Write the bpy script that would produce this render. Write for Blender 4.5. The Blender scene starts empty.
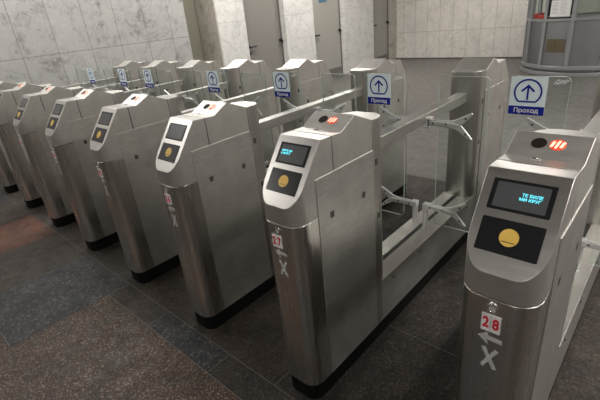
import bpy, bmesh, math, random
from mathutils import Vector, Matrix
random.seed(7)
S = bpy.context.scene
COL = S.collection
PI = math.pi

# ------------------------------------------------------------------ materials
def new_mat(name):
    m = bpy.data.materials.new(name); m.use_nodes = True
    nt = m.node_tree; b = nt.nodes['Principled BSDF']
    return m, nt, b
def plain(name, col, rough=.5, metal=0, emit=0, ecol=None, spec=None, coat=0):
    m, nt, b = new_mat(name)
    b.inputs['Base Color'].default_value = (*col, 1)
    b.inputs['Roughness'].default_value = rough
    b.inputs['Metallic'].default_value = metal
    if emit:
        b.inputs['Emission Color'].default_value = (*(ecol or col), 1)
        b.inputs['Emission Strength'].default_value = emit
    if spec is not None: b.inputs['Specular IOR Level'].default_value = spec
    if coat: b.inputs['Coat Weight'].default_value = coat
    return m
def N(nt, typ, **kw):
    n = nt.nodes.new(typ)
    for k, v in kw.items(): setattr(n, k, v)
    return n
def ramp(nt, fac, stops):
    r = N(nt, 'ShaderNodeValToRGB')
    el = r.color_ramp.elements
    el[0].position, el[0].color = stops[0][0], (*stops[0][1], 1)
    el[1].position, el[1].color = stops[-1][0], (*stops[-1][1], 1)
    for p, c in stops[1:-1]:
        e = el.new(p); e.color = (*c, 1)
    nt.links.new(fac, r.inputs['Fac'])
    return r.outputs['Color']
def noise(nt, vec, scale, detail=4, rough=.5, dist=0):
    n = N(nt, 'ShaderNodeTexNoise')
    n.inputs['Scale'].default_value = scale; n.inputs['Detail'].default_value = detail
    n.inputs['Roughness'].default_value = rough; n.inputs['Distortion'].default_value = dist
    nt.links.new(vec, n.inputs['Vector'])
    return n.outputs['Fac']
def coords(nt, scale=(1, 1, 1), rot=(0, 0, 0), loc=(0, 0, 0)):
    tc = N(nt, 'ShaderNodeTexCoord'); mp = N(nt, 'ShaderNodeMapping')
    mp.inputs['Scale'].default_value = scale; mp.inputs['Rotation'].default_value = rot
    mp.inputs['Location'].default_value = loc
    nt.links.new(tc.outputs['Object'], mp.inputs['Vector'])
    return mp.outputs['Vector']
def brushed(name, col, rough, grain, aniso=.6, arot=0, var=.06, mottle=.08, metal=1):
    m, nt, b = new_mat(name)
    b.inputs['Metallic'].default_value = metal
    v = coords(nt, grain)
    f = noise(nt, v, 1, 3, .6)
    v2 = coords(nt, (1, 1, 1)); f2 = noise(nt, v2, 9, 4, .6)
    lo = tuple(c * (1 - mottle - .05) for c in col); hi = tuple(min(1, c * (1 + mottle)) for c in col)
    mx = N(nt, 'ShaderNodeMath', operation='ADD'); nt.links.new(f, mx.inputs[0]); nt.links.new(f2, mx.inputs[1])
    hf = N(nt, 'ShaderNodeMath', operation='MULTIPLY'); hf.inputs[1].default_value = .5
    nt.links.new(mx.outputs[0], hf.inputs[0])
    nt.links.new(ramp(nt, hf.outputs[0], [(.3, lo), (.7, hi)]), b.inputs['Base Color'])
    mr = N(nt, 'ShaderNodeMapRange'); mr.inputs['From Min'].default_value = .25; mr.inputs['From Max'].default_value = .75
    mr.inputs['To Min'].default_value = rough - var / 2; mr.inputs['To Max'].default_value = rough + var / 2
    nt.links.new(f, mr.inputs['Value']); nt.links.new(mr.outputs[0], b.inputs['Roughness'])
    if aniso:      # brushing runs level, so reflections stretch up and down
        ge = N(nt, 'ShaderNodeNewGeometry'); cr = N(nt, 'ShaderNodeVectorMath', operation='CROSS_PRODUCT'); cr.inputs[1].default_value = (.013, .021, 1)
        nt.links.new(ge.outputs['Normal'], cr.inputs[0]); nt.links.new(cr.outputs[0], b.inputs['Tangent'])
        b.inputs['Anisotropic'].default_value = aniso; b.inputs['Anisotropic Rotation'].default_value = arot
    return m
def marble(name, base, vein, tw, th, axes, off=(0, 0), seam=(.12, .11, .10), rough=.25, seamw=.004, veinpos=.62, tint=.06):
    """polished stone slabs; axes = the two object axes that carry the slab grid"""
    m, nt, b = new_mat(name)
    tc = N(nt, 'ShaderNodeTexCoord'); sp = N(nt, 'ShaderNodeSeparateXYZ'); nt.links.new(tc.outputs['Object'], sp.inputs[0])
    cb = N(nt, 'ShaderNodeCombineXYZ')
    for i, a in enumerate(axes):
        ad = N(nt, 'ShaderNodeMath', operation='ADD'); ad.inputs[1].default_value = off[i] + 1000 * (tw, th)[i]
        nt.links.new(sp.outputs[a], ad.inputs[0]); nt.links.new(ad.outputs[0], cb.inputs[i])
    br = N(nt, 'ShaderNodeTexBrick', offset=0, squash=1)
    br.inputs['Scale'].default_value = 1; br.inputs['Brick Width'].default_value = tw; br.inputs['Row Height'].default_value = th
    br.inputs['Mortar Size'].default_value = seamw; br.inputs['Mortar Smooth'].default_value = .3
    br.inputs['Color1'].default_value = (1 - tint, 1 - tint, 1 - tint, 1); br.inputs['Color2'].default_value = (1 + tint, 1 + tint, 1 + tint, 1)
    br.inputs['Mortar'].default_value = (0, 0, 0, 1)
    nt.links.new(cb.outputs[0], br.inputs['Vector'])
    f = noise(nt, tc.outputs['Object'], 2.2, 8, .62, 1.2)
    # thin veins: |noise-.5| small
    s1 = N(nt, 'ShaderNodeMath', operation='SUBTRACT'); s1.inputs[1].default_value = .5; nt.links.new(noise(nt, tc.outputs['Object'], 1.7, 7, .6, 2.0), s1.inputs[0])
    ab = N(nt, 'ShaderNodeMath', operation='ABSOLUTE'); nt.links.new(s1.outputs[0], ab.inputs[0])
    vein_c = ramp(nt, ab.outputs[0], [(0, (0.62, 0.62, 0.61)), (.008, (.88, .88, .88)), (.03, (1, 1, 1))])
    fa = N(nt, 'ShaderNodeMath', operation='MULTIPLY_ADD'); fa.inputs[1].default_value = .45; nt.links.new(noise(nt, tc.outputs['Object'], 16, 6, .7), fa.inputs[0])
    fs = N(nt, 'ShaderNodeMath', operation='MULTIPLY'); fs.inputs[1].default_value = .55; nt.links.new(f, fs.inputs[0]); nt.links.new(fs.outputs[0], fa.inputs[2])
    cl = ramp(nt, fa.outputs[0], [(.36, vein), (.47, base), (.62, tuple(min(1, c * 1.1) for c in base))])
    m1 = N(nt, 'ShaderNodeMix', data_type='RGBA', blend_type='MULTIPLY'); m1.inputs[0].default_value = .7
    nt.links.new(cl, m1.inputs[6]); nt.links.new(vein_c, m1.inputs[7])
    m2 = N(nt, 'ShaderNodeMix', data_type='RGBA', blend_type='MULTIPLY'); m2.inputs[0].default_value = 1
    nt.links.new(m1.outputs[2], m2.inputs[6]); nt.links.new(br.outputs['Color'], m2.inputs[7])
    m3 = N(nt, 'ShaderNodeMix', data_type='RGBA'); m3.inputs[7].default_value = (*seam, 1)
    nt.links.new(br.outputs['Fac'], m3.inputs[0]); nt.links.new(m2.outputs[2], m3.inputs[6])
    nt.links.new(m3.outputs[2], b.inputs['Base Color'])
    b.inputs['Roughness'].default_value = rough
    return m
def granite(name, dark, mid, fleck, fl=.62, scale=95, rough=.5, wk=None):
    m, nt, b = new_mat(name)
    v = coords(nt)
    vo = N(nt, 'ShaderNodeTexVoronoi'); vo.inputs['Scale'].default_value = scale; nt.links.new(v, vo.inputs['Vector'])
    sp = N(nt, 'ShaderNodeSeparateColor'); nt.links.new(vo.outputs['Color'], sp.inputs[0])
    big = noise(nt, v, 6, 6, .7)
    warm = tuple(c * k for c, k in zip(mid, (1.5, 1.15, .95)))
    if wk: warm = tuple(c * wk for c in mid)
    c1 = ramp(nt, sp.outputs[0], [(0, dark), (.4, mid), (fl, warm), (fl + .2, mid), (min(.99, fl + .36), fleck)])
    c2 = ramp(nt, big, [(.32, (.8,) * 3), (.68, (1.2,) * 3)]) if wk else ramp(nt, big, [(.32, (.55, .55, .55)), (.68, (1.45, 1.4, 1.35))])
    mx = N(nt, 'ShaderNodeMix', data_type='RGBA', blend_type='MULTIPLY'); mx.inputs[0].default_value = 1
    nt.links.new(c1, mx.inputs[6]); nt.links.new(c2, mx.inputs[7]); nt.links.new(mx.outputs[2], b.inputs['Base Color'])
    rr = ramp(nt, noise(nt, v, 14, 3), [(.3, (rough - .08,) * 3), (.7, (rough + .14,) * 3)])
    nt.links.new(rr, b.inputs['Roughness']); b.inputs['Specular IOR Level'].default_value = .28
    return m
def glass(name, tint=(.95, .97, .96), refl=1.0):
    m, nt, b = new_mat(name); nt.nodes.remove(b)
    out = nt.nodes['Material Output']
    tr = N(nt, 'ShaderNodeBsdfTransparent'); tr.inputs[0].default_value = (*tint, 1)
    gl = N(nt, 'ShaderNodeBsdfGlossy'); gl.inputs['Roughness'].default_value = .03
    fr = N(nt, 'ShaderNodeFresnel'); fr.inputs['IOR'].default_value = 1.4
    ge = N(nt, 'ShaderNodeNewGeometry'); ou = N(nt, 'ShaderNodeMath', operation='SUBTRACT'); ou.inputs[0].default_value = 1; nt.links.new(ge.outputs['Backfacing'], ou.inputs[1])
    fm = N(nt, 'ShaderNodeMath', operation='MULTIPLY'); nt.links.new(fr.outputs[0], fm.inputs[0]); nt.links.new(ou.outputs[0], fm.inputs[1])
    mx = N(nt, 'ShaderNodeMixShader'); nt.links.new(fm.outputs[0], mx.inputs[0]); nt.links.new(tr.outputs[0], mx.inputs[1]); nt.links.new(gl.outputs[0], mx.inputs[2])
    nt.links.new(mx.outputs[0], out.inputs['Surface'])
    return m

STEEL = (.60, .575, .54)
M = dict(
    front=brushed('steel_brushed_vertical', (.66, .63, .59), .28, (160, 160, 3), .6, var=.03),
    cap=brushed('steel_cap', STEEL, .36, (90, 90, 3), .5, var=.03, mottle=.05),
    side=brushed('steel_brushed_side', (.62, .60, .565), .40, (30, 14, 150), .5, mottle=.16, metal=.9),
    bezel=brushed('steel_bezel', (.62, .60, .57), .30, (8, 90, 90), .3, mottle=.03),
    hood=brushed('steel_hood', (.62, .60, .565), .38, (20, 40, 120), .5, mottle=.10, metal=.85),
    rail=brushed('steel_rail', (.50, .485, .455), .40, (160, 4, 160), .2, metal=.9),
    cast=plain('cast_satin_metal', (.60, .60, .58), .36, .45),
    chrome=plain('chrome', (.8, .8, .78), .12, 1),
    dark=plain('black_infill', (.012, .012, .012), .5),
    plinth=plain('black_plinth', (.005, .005, .005), .6, spec=.1),
    black=plain('black_plastic', (.012, .012, .014), .22),
    screen=plain('lcd_screen', (.085, .088, .092), .25),
    cyan=plain('lcd_cyan', (.1, .7, .8), .5, 0, 1.0, (.16, .80, .95)),
    gold=plain('yellow_disc', (.78, .50, .10), .4, 0),
    lens=plain('dark_lens', (.02, .015, .012), .6, spec=.1),
    red=plain('red_lamp', (1, .12, .05), .4, 0, .75, (1, .05, .02), spec=.05),
    redhot=plain('red_lamp_core', (1, .5, .3), .4, 0, 1.3, (1, .55, .42), spec=.05),
    redbar=plain('red_bar', (.35, .01, .01), .4, 0, .35, (.8, .01, .01), spec=.05),
    white=plain('white_sticker', (.78, .78, .76), .4),
    palesign=plain('pale_sign', (.78, .88, .90), .5, spec=.15),
    blue=plain('sign_blue', (.010, .022, .26), .5, spec=.12),
    rednum=plain('red_number', (.62, .015, .04), .5),
    decal=plain('grey_decal', (.50, .49, .47), .5),
    glass=glass('clear_glass'),
    glassedge=plain('glass_edge', (.28, .34, .31), .25),
    frost=plain('etched_mark', (.75, .78, .76), .5),
    lock=plain('lock_square', (.045, .043, .04), .5),
)

# ------------------------------------------------------------------ mesh helpers
def finish(bm, name, mat, parent=None, loc=(0, 0, 0), rot=(0, 0, 0), bevel=0, smooth=True, seg=2):
    me = bpy.data.meshes.new(name)
    bmesh.ops.remove_doubles(bm, verts=bm.verts, dist=1e-5)
    bmesh.ops.recalc_face_normals(bm, faces=bm.faces)
    bm.to_mesh(me); bm.free()
    for m in (mat if isinstance(mat, (list, tuple)) else [mat]): me.materials.append(m)
    if smooth:
        for p in me.polygons: p.use_smooth = True
        me.set_sharp_from_angle(angle=math.radians(25))
    o = bpy.data.objects.new(name, me); COL.objects.link(o)
    o.location = loc; o.rotation_euler = rot
    if parent: o.parent = parent
    if bevel:
        b = o.modifiers.new('bevel', 'BEVEL'); b.width = bevel; b.segments = seg; b.limit_method = 'ANGLE'; b.angle_limit = math.radians(28)
        b.harden_normals = False
    return o
def box(bm, x0, x1, y0, y1, z0, z1, mi=0):
    v = [bm.verts.new(p) for p in [(x0, y0, z0), (x1, y0, z0), (x1, y1, z0), (x0, y1, z0), (x0, y0, z1), (x1, y0, z1), (x1, y1, z1), (x0, y1, z1)]]
    for f in [(0, 3, 2, 1), (4, 5, 6, 7), (0, 1, 5, 4), (1, 2, 6, 5), (2, 3, 7, 6), (3, 0, 4, 7)]:
        bm.faces.new([v[i] for i in f]).material_index = mi
def boxo(name, mat, b, parent=None, bevel=0, **kw):
    bm = bmesh.new(); box(bm, *b); return finish(bm, name, mat, parent, bevel=bevel, **kw)
def prism(bm, pts, fn, t0, t1, mi=0):
    """pts 2D polygon; fn(u,v,t) -> xyz ; extruded t0..t1"""
    a = [bm.verts.new(fn(u, v, t0)) for u, v in pts]; b = [bm.verts.new(fn(u, v, t1)) for u, v in pts]
    n = len(pts)
    bm.faces.new(a[::-1]).material_index = mi; bm.faces.new(b).material_index = mi
    for i in range(n): bm.faces.new([a[i], a[(i + 1) % n], b[(i + 1) % n], b[i]]).material_index = mi
def disc_pts(r, n=32, cx=0, cy=0): return [(cx + r * math.cos(2 * PI * i / n), cy + r * math.sin(2 * PI * i / n)) for i in range(n)]
def ring(bm, r0, r1, fn, t0, t1, n=32, cx=0, cy=0):
    V = []
    for r, t in ((r0, t0), (r1, t0), (r1, t1), (r0, t1)):
        V.append([bm.verts.new(fn(cx + r * math.cos(2 * PI * i / n), cy + r * math.sin(2 * PI * i / n), t)) for i in range(n)])
    for k in range(4):
        a, b = V[k], V[(k + 1) % 4]
        for i in range(n): bm.faces.new([a[i], a[(i + 1) % n], b[(i + 1) % n], b[i]])
def rrect(x0, x1, y0, y1, r, corners=(1, 1, 1, 1), n=10):
    """rounded rectangle CCW; corners = (x0y0, x1y0, x1y1, x0y1) radius factors"""
    P = []
    for (cx, cy, a0), c in zip([(x0, y0, PI), (x1, y0, 1.5 * PI), (x1, y1, 0), (x0, y1, .5 * PI)], corners):
        rr = r * c
        if rr < 1e-6: P.append((cx, cy)); continue
        ox = cx + (rr if cx == x0 else -rr); oy = cy + (rr if cy == y0 else -rr)
        for i in range(n + 1):
            a = a0 + .5 * PI * i / n; P.append((ox + rr * math.cos(a), oy + rr * math.sin(a)))
    return P
def clip(poly, axis, val, keep_less):
    out = []
    for i in range(len(poly)):
        a, b = poly[i], poly[(i + 1) % len(poly)]
        ia = (a[axis] <= val + 1e-9) if keep_less else (a[axis] >= val - 1e-9)
        ib = (b[axis] <= val + 1e-9) if keep_less else (b[axis] >= val - 1e-9)
        if ia: out.append(a)
        if ia != ib:
            t = (val - a[axis]) / (b[axis] - a[axis]); out.append((a[0] + t * (b[0] - a[0]), a[1] + t * (b[1] - a[1])))
    q = []
    for p_ in out:
        if not q or math.dist(p_, q[-1]) > 1e-7: q.append(p_)
    if len(q) > 1 and math.dist(q[0], q[-1]) < 1e-7: q.pop()
    return q
def column(bm, plan, prof, z0, dz=0):
    """solid over a plan polygon, flat bottom z0, top height prof[(y,z)...] piecewise linear in y"""
    def f(y):
        if y <= prof[0][0]: return prof[0][1] + dz
        for (ya, za), (yb, zb_) in zip(prof, prof[1:]):
            if y <= yb: return za + (zb_ - za) * (y - ya) / (yb - ya) + dz
        return prof[-1][1] + dz
    ys = [p_[1] for p_ in plan]; y0, y1 = min(ys), max(ys)
    br = [y0] + [y for y, _ in prof if y0 + 1e-6 < y < y1 - 1e-6] + [y1]
    # ring of the outline with break points inserted
    P = []
    n = len(plan)
    for i in range(n):
        a, b = plan[i], plan[(i + 1) % n]; P.append(a)
        ts = [(yb - a[1]) / (b[1] - a[1]) for yb in br if abs(b[1] - a[1]) > 1e-9 and 1e-6 < (yb - a[1]) / (b[1] - a[1]) < 1 - 1e-6]
        for t in sorted(ts): P.append((a[0] + t * (b[0] - a[0]), a[1] + t * (b[1] - a[1])))
    lo = [bm.verts.new((x, y, z0)) for x, y in P]; hi = [bm.verts.new((x, y, f(y))) for x, y in P]
    m = len(P)
    bm.faces.new(lo[::-1])
    for i in range(m):
        if hi[i].co.z - z0 > 1e-6 or hi[(i + 1) % m].co.z - z0 > 1e-6:
            bm.faces.new([lo[i], lo[(i + 1) % m], hi[(i + 1) % m], hi[i]])
    for ya, yb in zip(br, br[1:]):
        c = clip(clip(P, 1, ya, False), 1, yb, True)
        if len(c) > 2: bm.faces.new([bm.verts.new((x, y, f(y))) for x, y in c])
def tube(bm, p0, p1, r, n=14):
    p0, p1 = Vector(p0), Vector(p1); d = (p1 - p0).normalized()
    a = d.orthogonal().normalized(); b = d.cross(a)
    A = [bm.verts.new(p0 + r * (math.cos(2 * PI * i / n) * a + math.sin(2 * PI * i / n) * b)) for i in range(n)]
    B = [bm.verts.new(v.co + (p1 - p0)) for v in A]
    bm.faces.new(A[::-1]); bm.faces.new(B)
    for i in range(n): bm.faces.new([A[i], A[(i + 1) % n], B[(i + 1) % n], B[i]])
def text_obj(body, size, name, mat, parent, loc, rot, extrude=.0006, align='CENTER', shear=0, bold=0, sx=1):
    cu = bpy.data.curves.new(name, 'FONT'); cu.body = body; cu.size = size; cu.align_x = align; cu.align_y = 'CENTER'
    cu.extrude = extrude; cu.shear = shear; cu.offset = bold; cu.resolution_u = 3
    tmp = bpy.data.objects.new(name + '_t', cu); COL.objects.link(tmp)
    dg = bpy.context.evaluated_depsgraph_get(); me = bpy.data.meshes.new_from_object(tmp.evaluated_get(dg))
    bpy.data.objects.remove(tmp); bpy.data.curves.remove(cu)
    me.materials.clear(); me.materials.append(mat); me.name = name
    o = bpy.data.objects.new(name, me); COL.objects.link(o)
    o.location = loc; o.rotation_euler = rot; o.scale = (sx, 1, 1)
    if parent: o.parent = parent
    return o
def empty(name, loc, rz=0):
    o = bpy.data.objects.new(name, None); COL.objects.link(o); o.location = loc; o.rotation_euler = (0, 0, rz); o.empty_display_size = .1
    return o
def tag(o, label, cat, group=None):
    o['label'] = label; o['category'] = cat
    if group: o['group'] = group
    return o
def struct(o): o['kind'] = 'structure'; return o

# ------------------------------------------------------------------ turnstile
W = .0885; L = 2.058; YL = 1.048
PROF = [(0, .8676), (.1476, 1.0644), (.2622, 1.0589), (.3427, 1.100), (.4538, 1.0532), (.56, 1.0532)]
ANG = math.atan2(PROF[1][1] - PROF[0][1], PROF[1][0] - PROF[0][0])      # slope of the reader face
RANG = math.atan2(.0411, .0805)                                          # slope of the lamp face
ZS = .8014; HP = .083; YC = .2065
def on_reader(x, s, h):  # point on the sloped reader face
    return (x, s * math.cos(ANG) - h * math.sin(ANG), PROF[0][1] + s * math.sin(ANG) + h * math.cos(ANG))
def on_lamp(x, s, h):
    return (x, PROF[2][0] + s * math.cos(RANG) - h * math.sin(RANG), PROF[2][1] + s * math.sin(RANG) + h * math.cos(RANG))
def child(proto, parent, loc=(0, 0, 0), rz=0):
    c = proto.copy(); COL.objects.link(c); c.parent = parent; c.location = loc
    c.rotation_euler = (proto.rotation_euler[0], proto.rotation_euler[1], proto.rotation_euler[2] + rz)
    return c

def fork_arm_pts(s):      # one flat Y-shaped fork arm in x,z ; s=+1 right, -1 left
    P = [(.036, -.015), (.09, -.017), (.150, -.020), (.168, -.022), (.238, -.068), (.247, -.064), (.222, -.034), (.191, -.002),
         (.222, .028), (.243, .054), (.236, .060), (.165, .022), (.145, .016), (.09, .014), (.036, .015)]
    P = [(s * x, z) for x, z in P]
    return P if s > 0 else P[::-1]
def make_arm(parent, s, z, low):
    bm = bmesh.new()
    prism(bm, fork_arm_pts(s), lambda u, v, t: (u, t, z + v), YL - .020, YL - .009)
    # raised spine
    prism(bm, ([(s * .04, -.009), (s * .155, -.010), (s * .185, 0), (s * .155, .009), (s * .04, .009)])[::s], lambda u, v, t: (u, t, z + v), YL - .027, YL - .0195)
    a = finish(bm, 'fork_arm', M['cast'], parent, bevel=.002)
    for u, v in ((.125, 0), (.213, .032), (.215, -.040), (.060, 0)):
        bm = bmesh.new(); tube(bm, (s * u, YL - .029 if u < .13 else YL - .023, z + v), (s * u, YL - .018, z + v), .0045, 10); finish(bm, 'bolt', M['lock'], a)
    bm = bmesh.new()
    if low:
        tube(bm, (s * .030, YL - .012, .300), (s * .030, YL - .012, z + .010), .0145, 18)
        box(bm, min(s * .018, s * .050), max(s * .018, s * .050), YL - .030, YL + .006, z - .016, z + .014)
        finish(bm, 'arm_post', M['cast'], parent, bevel=.002)
    else:
        x0, x1 = sorted((s * .026, s * .048))
        box(bm, x0, x1, YL - .034, YL + .008, z + .014, z + .024); box(bm, x0, x1, YL - .034, YL + .008, z - .026, z - .016)
        box(bm, *sorted((s * .026, s * .032)), YL - .034, YL + .008, z - .02, z + .02)
        br = finish(bm, 'hinge_bracket', M['cast'], parent, bevel=.002)
        bm = bmesh.new(); tube(bm, (s * .040, YL - .012, z - .017), (s * .040, YL - .012, z + .015), .008, 12)
        finish(bm, 'hinge_pin', M['lock'], br)
    return a
def make_leaf(parent, x0, x1, z0, z1, sign):
    bm = bmesh.new(); prism(bm, rrect(x0, x1, z0, z1, .022), lambda u, v, t: (u, t, v), YL - .004, YL + .004)
    g = finish(bm, 'glass_leaf', [M['glass'], M['glassedge']], parent)
    for p_ in g.data.polygons:
        if abs(p_.normal.y) < .5: p_.material_index = 1
    if sign:
        sx0, sx1, sz0, sz1 = -.316, -.1814, .9633, 1.1155
        bm = bmesh.new(); box(bm, sx0, sx1, YL - .0062, YL - .0044, sz0, sz1)
        sg = finish(bm, 'passage_sign', M['palesign'], g); sg['label'] = 'white and blue passage sign with an up arrow'
        bm = bmesh.new(); box(bm, sx0, sx1, YL - .0074, YL - .0062, sz0, sz0 + .035); finish(bm, 'blue_band', M['blue'], sg)
        cx, cz, r = (sx0 + sx1) / 2, 1.0555, .053
        bm = bmesh.new(); st = .0068
        a0 = math.radians(-52); a1 = math.radians(232); n = 40
        ang = [a0 + (a1 - a0) * i / n for i in range(n + 1)]
        y0, y1 = YL - .0074, YL - .0062
        out = [(cx + r * math.cos(a), cz + r * math.sin(a)) for a in ang]; ri = r - st
        b0 = math.asin((r * math.sin(a0) + st) / ri); ang2 = [b0 + (PI - 2 * b0) * i / n for i in range(n + 1)]
        inn = [(cx + ri * math.cos(a), cz + ri * math.sin(a)) for a in ang2]
        m = n + 1
        for i in range(m):
            j = (i + 1) % m
            f = [bm.verts.new((q[0], y0, q[1])) for q in (out[i], out[j], inn[j], inn[i])]; bm.faces.new(f)
        # arrow
        for poly in ([(-.0036, -.031), (.0036, -.031), (.0036, .022), (-.0036, .022)], [(0, .031), (0, .0205), (.021, .0000), (.0262, .0055)][::-1], [(0, .031), (-.0262, .0055), (-.021, .0000), (0, .0205)]):
            prism(bm, poly, lambda u, v, t: (cx + u, t, cz + v), y0, y1)
        finish(bm, 'arrow_symbol', M['blue'], sg, smooth=False)
        text_obj('Проход', .0245, 'sign_text', M['white'], sg, (cx, YL - .0078, sz0 + .017), (PI / 2, 0, 0), .0004, bold=.0004, sx=1.05)
        text_obj('ДИР', .021, 'etched_logo', M['frost'], g, (-.138, YL - .0048, 1.098), (PI / 2, 0, 0), .0003, shear=.4, bold=.0006)
    return g

NUM_X = {28: -.002, 27: -.012}
def number_plate(parent, num):
    cx = NUM_X.get(num, -.006)
    bm = bmesh.new()
    for s in (-1, 1): box(bm, cx + (.0006 if s > 0 else -.0218), cx + (.0218 if s > 0 else -.0006), -.0022, .0005, .709, .758)
    n = finish(bm, 'number_plate', M['white'], parent, smooth=False); n['label'] = 'white number sticker with red figures %d' % num
    for s, d in zip((-1, 1), str(num)):
        text_obj(d, .042, 'digit', M['rednum'], n, (cx + s * .0112, -.0028, .7335), (PI / 2, 0, 0), .0006, bold=.0012, sx=.72)
def screen_text(parent, a, b, x, s):
    for i, t in enumerate((a, b)):
        p_ = on_reader(x - .003 * i, s - .0100 * i, .0030)
        text_obj(t, .0096, 'display_text', M['cyan'], parent, p_, (ANG, 0, 0), .0003, bold=.00022, sx=1.05)

def half(parent, rear):
    """one cabinet; built once at the front, then reused turned round at the far end"""
    T = []
    def add(o): T.append(o); return o
    base_plan = rrect(-W, W, 0, YC, .056, (1, 1, 0, 0))
    bm = bmesh.new(); column(bm, rrect(-W, W, 0, .135, .056, (1, 1, 0, 0)), [(0, ZS), (1, ZS)], HP)
    add(finish(bm, 'front_column', M['front'], parent, bevel=.0012))
    bm = bmesh.new(); column(bm, base_plan, PROF, ZS + .0022)
    hd = add(finish(bm, 'reader_head', M['hood'], parent, bevel=.0012)); hd.data.materials.append(M['bezel'])
    for p_ in hd.data.polygons:
        if p_.normal.z > .3: p_.material_index = 1
    # dark core added inside to block light, so the joints show black
    bm = bmesh.new(); column(bm, rrect(-W + .0035, W - .0035, .004, .54, .053, (1, 1, 1, 1)), PROF, .0845, -.004)
    add(finish(bm, 'dark_core', M['dark'], parent))
    bm = bmesh.new(); column(bm, [(-W, YC + .0045), (W, YC + .0045), (W, .4515), (-W, .4515)], PROF, .9)
    add(finish(bm, 'lamp_hood', M['hood'], parent, bevel=.0015))
    bm = bmesh.new(); box(bm, -W, W, .137, .4515, HP, .898)
    add(finish(bm, 'cabinet_body', M['side'], parent))
    bm = bmesh.new(); column(bm, rrect(-W, W, .4560, .556, .066, (0, 0, 1, 1), 14), PROF, HP)
    cap = add(finish(bm, 'end_cap', M['cap'], parent, bevel=.0015))
    for s in (-1, 1):
        for y, z in ((.4745, .883), (.4845, .647)):
            x0, x1 = sorted((s * (W - .004), s * (W + .0012))); boxo('lock_plate', M['lock'], (x0, x1, y - .009, y + .009, z - .013, z + .013), cap)
    for s in (-1, 1):
        x0, x1 = sorted((s * W, s * (W + .0032)))
        bm = bmesh.new(); box(bm, x0, x1, .1075, .4515, HP + .004, .939)
        sp = add(finish(bm, 'side_panel', M['side'], parent, bevel=.0008))
        for y, z in ((.181, .785), (.378, .782)):
            a, b = sorted((s * W, s * (W + .0042))); boxo('lock_plate', M['lock'], (a, b, y - .010, y + .010, z - .012, z + .012), sp)
    # display and reader pad set in the sloped face
    bm = bmesh.new(); prism(bm, rrect(-.0665, .0655, .147, .2215, .002), on_reader, -.002, .0012)
    ds = add(finish(bm, 'display', M['black'], parent))
    bm = bmesh.new(); prism(bm, rrect(-.056, .055, .154, .2145, .003), on_reader, .0010, .0018)
    finish(bm, 'screen', M['screen'], ds)
    bm = bmesh.new(); prism(bm, rrect(-.067, .066, .048, .128, .0025), on_reader, -.002, .0022)
    pad = add(finish(bm, 'reader_pad', M['black'], parent, bevel=.001))
    bm = bmesh.new(); prism(bm, disc_pts(.0205, 36, 0, .089), on_reader, .002, .0032)
    finish(bm, 'touch_disc', M['gold'], pad)
    bm = bmesh.new(); prism(bm, [(-.014, .0775), (.014, .0775), (.014, .079), (-.014, .079)], on_reader, .0030, .0036)
    finish(bm, 'touch_mark', M['black'], pad)
    # signal lamps
    bm = bmesh.new(); prism(bm, disc_pts(.0178, 30, -.0235, .052), on_lamp, -.002, .001)
    add(finish(bm, 'dark_lamp', M['lens'], parent))
    bm = bmesh.new(); prism(bm, disc_pts(.0178, 30, .0185, .052), on_lamp, -.002, .001)
    rl = add(finish(bm, 'red_lamp', M['red'], parent)); rl['label'] = 'lit red signal lamp with slanted bars'
    bm = bmesh.new()
    for k, (u, h) in enumerate(((-.0105, .0115), (0, .0155), (.0105, .0115))):
        prism(bm, [(.0185 + u - .0035 - .002, .052 - h * .85), (.0185 + u + .0035 - .002, .052 - h * .85), (.0185 + u + .0035 + .002, .052 + h * .85), (.0185 + u - .0035 + .002, .052 + h * .85)], on_lamp, .001, .0018)
    finish(bm, 'lamp_core', M['redhot'], rl)
    bm = bmesh.new()
    for u, h in ((-.0052, .0150), (.0052, .0150)):
        prism(bm, [(.0185 + u - .0016 - .003, .052 - h), (.0185 + u + .0016 - .003, .052 - h), (.0185 + u + .0016 + .003, .052 + h), (.0185 + u - .0016 + .003, .052 + h)], on_lamp, .001, .0022)
    finish(bm, 'lamp_bar', M['redbar'], rl)
    bm = bmesh.new(); ring(bm, .006, .0105, lambda u, v, t: (u, v, t), 1.0585, 1.0615, 20, -.012, .252); prism(bm, disc_pts(.006, 16, -.012, .252), lambda u, v, t: (u, v, t), 1.058, 1.0604)
    add(finish(bm, 'button_lock', M['chrome'], parent))
    # front lock
    bm = bmesh.new(); F = lambda u, v, t: (u, -t, v)
    ring(bm, .0085, .0140, F, -.001, .005, 24, -.002, .779)
    lk = add(finish(bm, 'cylinder_lock', M['chrome'], parent, bevel=.0008))
    bm = bmesh.new(); prism(bm, disc_pts(.0084, 20, -.002, .779), F, 0, .0022); finish(bm, 'lock_core', M['cast'], lk)
    return T

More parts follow.
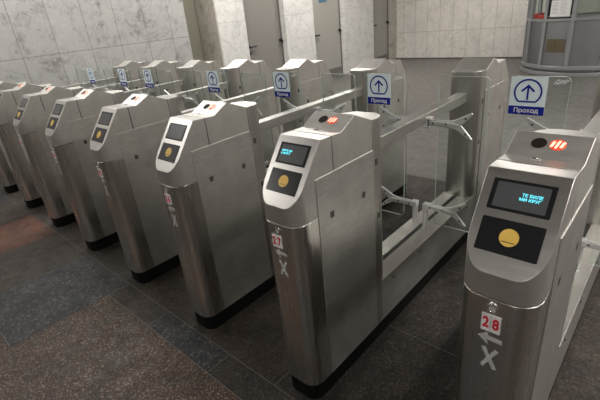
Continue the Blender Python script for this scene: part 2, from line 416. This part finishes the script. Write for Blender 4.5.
def make_turnstile():
    root = empty('ticket_turnstile', (0, 0, 0))
    T = half(root, False)
    subs = {o: [c for c in bpy.data.objects if c.parent == o] for o in T}
    for o in T:
        if o.name.startswith(('dark_core',)): pass
        c = child(o, root, (0, L, 0), PI)
        for s in subs[o]:
            d = s.copy(); COL.objects.link(d); d.parent = c
    bm = bmesh.new(); column(bm, rrect(-W + .006, W - .006, .007, L - .007, .052, n=10), [(0, HP + .0005), (9, HP + .0005)], 0)
    finish(bm, 'plinth', M['plinth'], root)
    # low box between the two cabinets, with a slot along its top
    bm = bmesh.new(); Y0, Y1 = .45, L - .45
    pts = [(-W + .0008, HP), (W - .0008, HP), (W - .0008, .306), (.012, .312), (.012, .300), (-.012, .300), (-.012, .312), (-W + .0008, .306)]
    prism(bm, pts, lambda u, v, t: (u, t, v), Y0, Y1)
    lb = finish(bm, 'low_channel', [M['rail'], M['side']], root, bevel=.001)
    for p_ in lb.data.polygons:
        if abs(p_.normal.x) > .8: p_.material_index = 1
    bm = bmesh.new(); box(bm, -.0118, .0118, Y0, Y1, .2995, .3045); finish(bm, 'slot_gasket', M['dark'], lb)
    for y in (.60, .86, 1.2, 1.46):
        for s in (-1, 1): bm = bmesh.new(); tube(bm, (s * W, y, .272), (s * (W + .003), y, .272), .006, 10); finish(bm, 'bolt', M['lock'], lb)
    bm = bmesh.new(); box(bm, -.0295, .0295, .50, L - .50, .8915, .9405)
    finish(bm, 'top_rail', M['rail'], root, bevel=.002)
    # number independent front marks
    bm = bmesh.new(); F = lambda u, v, t: (u - .003, -t, v)
    prism(bm, [(-.025, .687), (-.002, .707), (-.003, .6945), (.030, .6925), (.030, .6815), (-.003, .6825), (-.001, .667)][::-1], F, -.0005, .0008)
    finish(bm, 'arrow_mark', M['decal'], root, smooth=False)
    bm = bmesh.new()
    for sgn in (1, -1):
        d = Vector((.0155 * sgn, .030)); nrm = Vector((d.y, -d.x)).normalized() * .0048
        c = Vector((.005, .627))
        q = [c - d - nrm, c - d + nrm, c + d + nrm, c + d - nrm]
        prism(bm, [(v.x, v.y) for v in q], F, -.0005, .0008 + .0001 * sgn)
    finish(bm, 'cross_mark', M['decal'], root, smooth=False)
    return root
def copy_tree(o, parent=None):
    c = o.copy(); COL.objects.link(c); c.parent = parent
    for ch in [x for x in bpy.data.objects if x.parent == o]: copy_tree(ch, c)
    return c

proto = make_turnstile()
G = 'steel ticket turnstiles standing in a row'
LAB = {
    1: 'brushed steel ticket turnstile numbered 28, rightmost and nearest in the row',
    0: 'brushed steel ticket turnstile with number 27 sticker, standing just left of the one numbered 28',
    -1: 'steel ticket turnstile with glare-white display, directly left of the one numbered 27',
    -2: 'steel ticket turnstile, second one to the left of the one numbered 27',
    -3: 'steel ticket turnstile, third one to the left of the one numbered 27',
    -4: 'steel ticket turnstile, leftmost whose sloped reader face is fully in the photo',
    -5: 'steel ticket turnstile at the left edge, second from the marble side wall',
    -6: 'last steel ticket turnstile of the row, next to the marble side wall'}
TXT = {1: ('ТЕ БИЛЕ', 'МИ КРУГ', .022, .190), 0: ('ЖИТЕ БИ', 'К КРУГУ', -.028, .192)}
roots = {}
for k in range(1, -7, -1):
    roots[k] = proto if k == 1 else copy_tree(proto)
for k, r in roots.items():
    r.location = (k * .70, 0, 0)
    tag(r, LAB[k], 'turnstile', G)
    number_plate(r, 27 + k)
    scr = [c for c in bpy.data.objects if c.parent == r and c.name.startswith('display')][0]
    if k >= -1 or k == -2:
        a, b, x, s = TXT.get(k, ('ЖИТЕ БИ', 'К КРУГУ', -.012, .192)); 
        if k >= 0: screen_text(scr, a, b, x, s)
leafR = leafL = None
protoparts = []
r = roots[1]
protoparts += [make_arm(r, 1, .896, False), make_arm(r, 1, .445, True)]
before = set(bpy.data.objects)
make_leaf(r, .074, .300, .345, 1.111, False)
# mirror-side parts, then copy both sides onto every unit
def kids(o, pre): return [c for c in bpy.data.objects if c.parent == o and c.name.split('.')[0] in pre]
right_parts = kids(r, ('fork_arm', 'arm_post', 'hinge_bracket', 'glass_leaf'))
make_arm(r, -1, .896, False); make_arm(r, -1, .445, True); make_leaf(r, -.325, -.104, .345, 1.1175, True)
left_parts = [c for c in kids(r, ('fork_arm', 'arm_post', 'hinge_bracket', 'glass_leaf')) if c not in right_parts]
for k, q in roots.items():
    if k == 1: continue
    for c in right_parts + (left_parts if k > -6 else []): copy_tree(c, q)
# in the passage between the fourth and fifth units from the right the sign hangs on the other leaf
def leaves(q): return sorted([c for c in bpy.data.objects if c.parent == q and c.name.startswith('glass_leaf')], key=lambda o: sum(v.co.x for v in o.data.vertices))
for c in [c for c in bpy.data.objects if c.parent == leaves(roots[-3])[0] and c.name.startswith('passage_sign')]:
    c.parent = leaves(roots[-4])[1]; c.location.x = .474

# ------------------------------------------------------------------ setting
XL, YB, XR, YF, ZC = -5.1, 9.72, 6.0, -6.0, 3.3
# floor slabs: one object, several stones
stones = [granite('granite_blue_grey', (.012, .014, .017), (.026, .029, .034), (.10, .10, .10)),
          granite('granite_brown', (.016, .012, .009), (.052, .038, .029), (.21, .17, .135), .60, 190),
          granite('granite_dark', (.013, .0125, .012), (.029, .027, .025), (.07, .066, .06), .60, 150, .52),
          granite('granite_red', (.030, .015, .010), (.070, .034, .024), (.12, .075, .06), .60, 110),
          granite('granite_taupe', (.016, .014, .012), (.034, .030, .026), (.06, .054, .046), .60, 120, .52),
          granite('granite_hall', (.10, .093, .085), (.122, .114, .104), (.17, .16, .148), .60, 110, .40, 1.04)]
grout = plain('grout', (.11, .10, .088), .7)
bm = bmesh.new()
box(bm, XL - 1, XR, YF, YB + .3, -.06, -.0015, 6)
def slab(x0, x1, y0, y1, mi, g=.0022):
    vs = [bm.verts.new((x, y, 0)) for x, y in ((x0 + g, y0 + g), (x1 - g, y0 + g), (x1 - g, y1 - g), (x0 + g, y1 - g))]
    bm.faces.new(vs).material_index = mi
fixed = {(-2.035, -1.415): 0, (-2.65, -2.035): 4, (-3.27, -2.65): 3, (-3.9, -3.27): 4, (-4.5, -3.9): 0, (-5.1, -4.5): 4}
for (a, b), mi in fixed.items():
    slab(a, b, -.70, -.035, mi); slab(a, b, -1.36, -.70, (1, 4, 0, 4, 3, 0)[list(fixed).index((a, b))])
slab(-1.415, -.95, -.17, -.035, 4); slab(-.95, -.42, -.17, -.035, 0); slab(-.42, .20, -.17, -.035, 2); slab(.20, .82, -.17, -.035, 4)
slab(-1.415, -.60, -.83, -.17, 1); slab(-.60, .02, -.83, -.17, 1); slab(.02, .64, -.83, -.17, 0); slab(.64, 1.26, -.83, -.17, 4)
slab(-1.415, -.60, -1.36, -.83, 4); slab(-.6, .64, -1.36, -.83, 1); slab(.64, 1.26, -1.36, -.83, 0); slab(.82, 1.26, -.17, -.035, 0)
rnd = random.Random(3)
x = XL - .6
while x < XR:                                    # under and between the turnstiles
    y = -.035
    while y < 2.35:
        slab(max(x, XL - .6), min(x + .62, XR), y, y + .60, rnd.choice((2, 2, 4))); y += .60
    x += .62
x = XL - .6
while x < XR:
    y = 2.365
    while y < YB + .1:
        slab(x, min(x + .75, XR), y, y + .75, 5); y += .75
    x += .75
x = 1.26
while x < XR:
    for y in (-1.36, -.70): slab(x, min(x + .62, XR), y, y + (.66 if y < -1 else .665), rnd.choice((0, 1, 4)))
    x += .62
x = XL
while x < XR:
    y = YF
    while y < -1.4: slab(x, min(x + .62, XR), y, min(y + .66, -1.36), rnd.choice((0, 1, 4, 2))); y += .66
    x += .62
# thin pale joint along each plinth
fl = finish(bm, 'floor', stones + [grout], smooth=False); struct(fl)

mb_left = marble('marble_grey_wall', (.345, .34, .328), (.205, .20, .192), .421, .638, (1, 2), (-.014, .025), seam=(.14, .135, .13), seamw=.0032, rough=.22, tint=.04)
mb_pier = marble('marble_pale_pier', (.60, .585, .56), (.50, .49, .47), 5, 1.30, (1, 2), (0.7, -.09), seam=(.33, .32, .30), seamw=.0025, rough=.25, tint=.02)
mb_brown = marble('marble_brown_return', (.40, .37, .325), (.27, .25, .215), .75, 3.0, (0, 2), rough=.3, seam=(.2, .18, .15))
mb_niche = plain('niche_olive', (.22, .21, .165), .5)
mb_back = marble('tile_back_wall', (.64, .60, .555), (.60, .56, .515), .331, .735, (0, 2), (-.065, .075), seam=(.36, .335, .31), seamw=.005, rough=.3, tint=.03)
doorm = plain('door_taupe', (.20, .188, .168), .42); doorm2 = plain('door_pale', (.33, .315, .285), .42)
framem = plain('door_frame_grey', (.13, .125, .115), .45); handlem = plain('black_handle', (.012, .012, .012), .35)
ceilm = plain('ceiling_paint', (.62, .61, .59), .8); base_m = plain('baseboard_stone', (.10, .085, .075), .35)
skirt = plain('door_skirt', (.14, .13, .12), .5)

D = .14
def wallbox(name, y0, y1, mat, x0=XL - .62):
    return struct(boxo(name, mat, (x0, XL, y0, y1, 0, ZC), smooth=False))
wallbox('wall_left', YF, 3.25, mb_left)
bm = bmesh.new(); box(bm, XL - .62, XL - .52, 3.25, 3.84, 0, ZC); struct(finish(bm, 'wall_niche_left', mb_niche, smooth=False))
boxes = [(3.86, 4.47), (5.48, 6.34), (7.42, 8.60)]
for i, (a, b) in enumerate(boxes):
    struct(boxo('wall_pier_left', mb_pier, (XL - .62, XL, a, b, 0, ZC), smooth=False))
struct(boxo('trim_1', mb_brown, (XL - .50, XL - .004, 3.835, 3.8595, 0, ZC), smooth=False))
openings = [(4.47, 5.48, doorm), (6.34, 7.42, doorm2), (8.60, 9.50, doorm2)]
for i, (a, b, dm) in enumerate(openings, 1):
    d = boxo('door_%d' % i, dm, (XL - D - .04, XL - D, a + .045, b - .02, .16, 2.18), bevel=.003); struct(d)
    bm = bmesh.new(); X0, X1 = XL - D - .05, XL - D + .02
    box(bm, X0, X1, a, a + .045, 0, 2.22); box(bm, X0, X1, b - .02, b, 0, 2.22); box(bm, X0, X1, a + .045, b - .02, 2.18, 2.22)
    fr = finish(bm, 'door_frame', framem, d, smooth=False)
    box_ = boxo('door_threshold', skirt, (X0, X1, a + .045, b - .02, 0, .155), d, smooth=False)
    bm = bmesh.new(); xs = XL - D
    tube(bm, (xs, a + .13, .925), (xs + .05, a + .13, .925), .012); tube(bm, (xs + .05, a + .12, .925), (xs + .05, a + .27, .93), .016)
    tube(bm, (xs, a + .13, .925), (xs + .006, a + .13, .925), .028, 20)
    finish(bm, 'door_handle', handlem, d)
    bm = bmesh.new(); tube(bm, (xs, a + .135, .81), (xs + .008, a + .135, .81), .027, 20); finish(bm, 'keyhole', handlem, d)
    bm = bmesh.new(); tube(bm, (xs, b - .06, .965), (xs + .06, b - .06, .955), .022, 14); tube(bm, (xs + .05, b - .10, .99), (xs + .05, b - .03, .94), .016, 12)
    finish(bm, 'door_stop', handlem, d)
    struct(boxo('wall_over_door', mb_pier, (XL - .62, XL, a, b, 2.22, ZC), smooth=False))
    struct(boxo('wall_behind_door', mb_niche, (XL - .62, XL - D - .06, a, b, 0, 2.22), smooth=False))
# small blue plate on the middle door
t = boxo('door_sign', plain('sign_teal', (.06, .15, .24), .4), (XL - D, XL - D + .012, 6.72, 6.97, 1.57, 1.78), bevel=.002)
tag(t, 'small blue name plate on the middle grey door behind the turnstiles', 'sign')
struct(boxo('wall_corner_left', mb_brown, (XL - .62, XL, 9.50, YB + .3, 0, ZC), smooth=False))
struct(boxo('wall_back', mb_back, (XL, XR, YB, YB + .3, 0, ZC), smooth=False))
struct(boxo('baseboard_back', base_m, (XL, XR, YB - .02, YB, 0, .03), smooth=False))
struct(boxo('wall_right', marble('marble_right', (.42, .41, .39), (.28, .27, .26), .6, .64, (1, 2)), (XR, XR + .2, YF, YB + .3, 0, ZC), smooth=False))
struct(boxo('wall_front', marble('marble_front', (.22, .21, .20), (.15, .145, .14), .6, .64, (0, 2)), (XL - .6, XR, YF - .2, YF, 0, ZC), smooth=False))
struct(boxo('ceiling', ceilm, (XL - .62, XR + .2, YF - .2, YB + .3, ZC, ZC + .2), smooth=False))

# ------------------------------------------------------------------ inspector's booth
BX, BY, BR = -.55, 8.5, 1.0
boothm = brushed('booth_grey_metal', (.36, .37, .385), .42, (3, 3, 60), .3, mottle=.03)
boothd = plain('booth_trim_grey', (.30, .305, .31), .4, .3)
bth = empty('ticket_booth', (BX, BY, 0)); tag(bth, 'round grey metal attendant booth with windows, beside the pale tiled wall', 'booth')
def arc(bm, r0, r1, a0, a1, z0, z1, n=24):
    full = abs(a1 - a0 - 2 * PI) < 1e-4
    R_ = []
    for i in range(n + 1):
        a = a0 + (a1 - a0) * i / n; c, s = math.sin(a), -math.cos(a)
        R_.append([bm.verts.new((r * c, r * s, z)) for r, z in ((r0, z0), (r1, z0), (r1, z1), (r0, z1))])
    for i in range(n):
        for j in range(4): bm.faces.new([R_[i][j], R_[i][(j + 1) % 4], R_[i + 1][(j + 1) % 4], R_[i + 1][j]])
    if not full: bm.faces.new(R_[0]); bm.faces.new(R_[-1][::-1])
A = 2 * PI
bm = bmesh.new(); arc(bm, BR - .04, BR, 0, A, .08, .87, 72); finish(bm, 'lower_wall', boothm, bth)
bm = bmesh.new(); arc(bm, BR - .03, BR + .035, 0, A, 0, .065, 72); arc(bm, BR - .03, BR + .03, 0, A, .105, .165, 72); finish(bm, 'base_ring', boothd, bth, bevel=.008)
bm = bmesh.new(); arc(bm, BR - .06, BR + .03, 0, A, .87, .915, 72); finish(bm, 'window_sill', boothd, bth, bevel=.005)
bm = bmesh.new(); arc(bm, BR - .05, BR + .03, 0, A, 1.95, 2.35, 72); prism(bm, disc_pts(BR - .04, 48), lambda u, v, t: (u, v, t), 2.30, 2.345); finish(bm, 'fascia', boothm, bth)
bm = bmesh.new(); arc(bm, BR - .02, BR - .012, 0, A, .945, 1.95, 72); finish(bm, 'window_glass', M['glass'], bth)
angs = [-31.5, -5.5, 22, 50, 90, 130, 170, 210, 250, 285, 305]
for a in angs:
    ar = math.radians(a); bm = bmesh.new(); arc(bm, BR - .03, BR + .028, ar - .028, ar + .028, .165, 1.95, 3); finish(bm, 'mullion', boothd, bth, smooth=False)
# notice window between the first two uprights
bm = bmesh.new(); a0, a1 = math.radians(-29.5), math.radians(-7.5)
arc(bm, BR - .02, BR + .012, a0, a1, .915, .935, 8); arc(bm, BR - .02, BR + .012, a0, a1, 1.20, 1.225, 8)
arc(bm, BR - .02, BR + .012, a0, a0 + .02, .965, 1.20, 2); arc(bm, BR - .02, BR + .012, a1 - .02, a1, .965, 1.20, 2)
finish(bm, 'notice_frame', M['black'], bth)
bm = bmesh.new(); arc(bm, BR + .001, BR + .003, a0 + .03, a1 - .03, .945, 1.190, 8)
pp = finish(bm, 'notice_sheet', plain('notice_paper', (.80, .80, .78), .6), None, loc=(BX, BY, 0)); tag(pp, 'white printed notice sheet behind the booth window frame', 'notice')
bm = bmesh.new()
for i in range(9):
    z = .99 + i * .021
    for p0, p1 in ((.05, .16), (.19, .31 - .02 * (i % 3))): arc(bm, BR + .0032, BR + .0038, a0 + p0, a0 + p1, z, z + .005, 3)
finish(bm, 'printed_line', plain('print_grey', (.35, .36, .38), .6), pp)
bm = bmesh.new(); a0, a1 = math.radians(-27), math.radians(-9.5)
arc(bm, BR, BR + .010, a0, a1, .385, .600, 8); pl = finish(bm, 'brass_hatch', plain('brass_plate', (.16, .13, .085), .4, .5), bth, bevel=.003); pl['label'] = 'square brass coloured plate'
bm = bmesh.new(); arc(bm, BR + .010, BR + .013, (a0 + a1) / 2 - .005, (a0 + a1) / 2 + .005, .40, .585, 2); arc(bm, BR + .010, BR + .014, a0 + .06, a0 + .10, .48, .51, 2)
finish(bm, 'hatch_detail', plain('brass_dark', (.13, .10, .06), .4, .5), pl)
# counter inside the booth with a red telephone on it
bm = bmesh.new(); prism(bm, disc_pts(BR - .065, 40), lambda u, v, t: (u, v, t), .84, .88); finish(bm, 'counter', plain('counter_grey', (.22, .22, .22), .5), bth)
bm = bmesh.new(); box(bm, -.55, .55, .45, .5, .90, 2.0); finish(bm, 'inner_partition', plain('inner_cream', (.42, .42, .36), .6), bth)
ph = empty('telephone', (BX - .66, BY - .52, .885), math.radians(-25)); tag(ph, 'red telephone on the counter behind the booth window', 'telephone')
redp = plain('red_plastic', (.50, .03, .025), .35)
bm = bmesh.new(); prism(bm, [(-.10, 0), (.10, 0), (.10, .035), (-.02, .075), (-.10, .085)], lambda u, v, t: (t, u, v), -.10, .10); finish(bm, 'phone_body', redp, ph, bevel=.008)
bm = bmesh.new(); box(bm, -.11, -.045, -.11, .11, .088, .115); box(bm, -.11, -.045, -.11, -.06, .07, .10); box(bm, -.11, -.045, .06, .11, .07, .10); finish(bm, 'handset', redp, ph, bevel=.01)

# ------------------------------------------------------------------ lamps
lampw = plain('lamp_diffuser', (1, .97, .94), .5, 0, 7, (1, .975, .935)); lampb = plain('lamp_body', (.6, .6, .6), .5)
def luminaire(x, y, lx, ly, watts, where):
    r_ = empty('ceiling_lamp', (x, y, ZC)); tag(r_, 'fluorescent ceiling lamp ' + where, 'ceiling lamp', 'fluorescent ceiling lamps')
    boxo('lamp_body', lampb, (-lx / 2, lx / 2, -ly / 2, ly / 2, -.05, 0), r_)
    boxo('lamp_diffuser', lampw, (-lx / 2 + .02, lx / 2 - .02, -ly / 2 + .02, ly / 2 - .02, -.075, -.05), r_)
    li = bpy.data.lights.new('lamp_light', 'AREA'); li.shape = 'RECTANGLE'; li.size = lx; li.size_y = ly; li.energy = watts; li.color = (1, .972, .93)
    lo = bpy.data.objects.new('lamp_light', li); COL.objects.link(lo); lo.location = (0, 0, -.085); lo.parent = r_
for i, y in enumerate((-2.0, .6, 3.2, 5.9)):
    luminaire(-4.0, y, .6, 1.9, (24, 46, 60, 66)[i], 'above the far left end of the turnstile row')
for i, (x, y) in enumerate(((3.2, 3.4), (3.0, 7.4), (3.1, .3), (1.5, -4.6), (-2.4, -4.8))):
    luminaire(x, y, .30, 1.4 if i == 2 else 1.8, (150, 130, 105, 95, 30)[i], 'over the hall')
luminaire(-1.2, 8.4, 1.5, .30, 60, 'near the back wall')

w = bpy.data.worlds.new('world'); S.world = w; w.use_nodes = True
w.node_tree.nodes['Background'].inputs[0].default_value = (.5, .5, .5, 1); w.node_tree.nodes['Background'].inputs[1].default_value = .05

# ------------------------------------------------------------------ camera
cam = bpy.data.cameras.new('camera'); co = bpy.data.objects.new('camera', cam); COL.objects.link(co)
a, b, c = math.radians(65.585), math.radians(-6.1375), math.radians(44.213)
R = Matrix.Rotation(c, 3, 'Z') @ Matrix.Rotation(a, 3, 'X') @ Matrix.Rotation(b, 3, 'Z')
co.matrix_world = Matrix.Translation((.9218, -.8271, 1.4434)) @ R.to_4x4()
cam.sensor_width = 36; cam.lens = 413.93 / 600 * 36; cam.clip_start = .02
S.camera = co
S.cycles.transparent_max_bounces = 48
S.view_settings.view_transform = 'Standard'; S.view_settings.look = 'None'; S.view_settings.gamma = 1
S.view_settings.use_curve_mapping = False; S.view_settings.exposure = 0
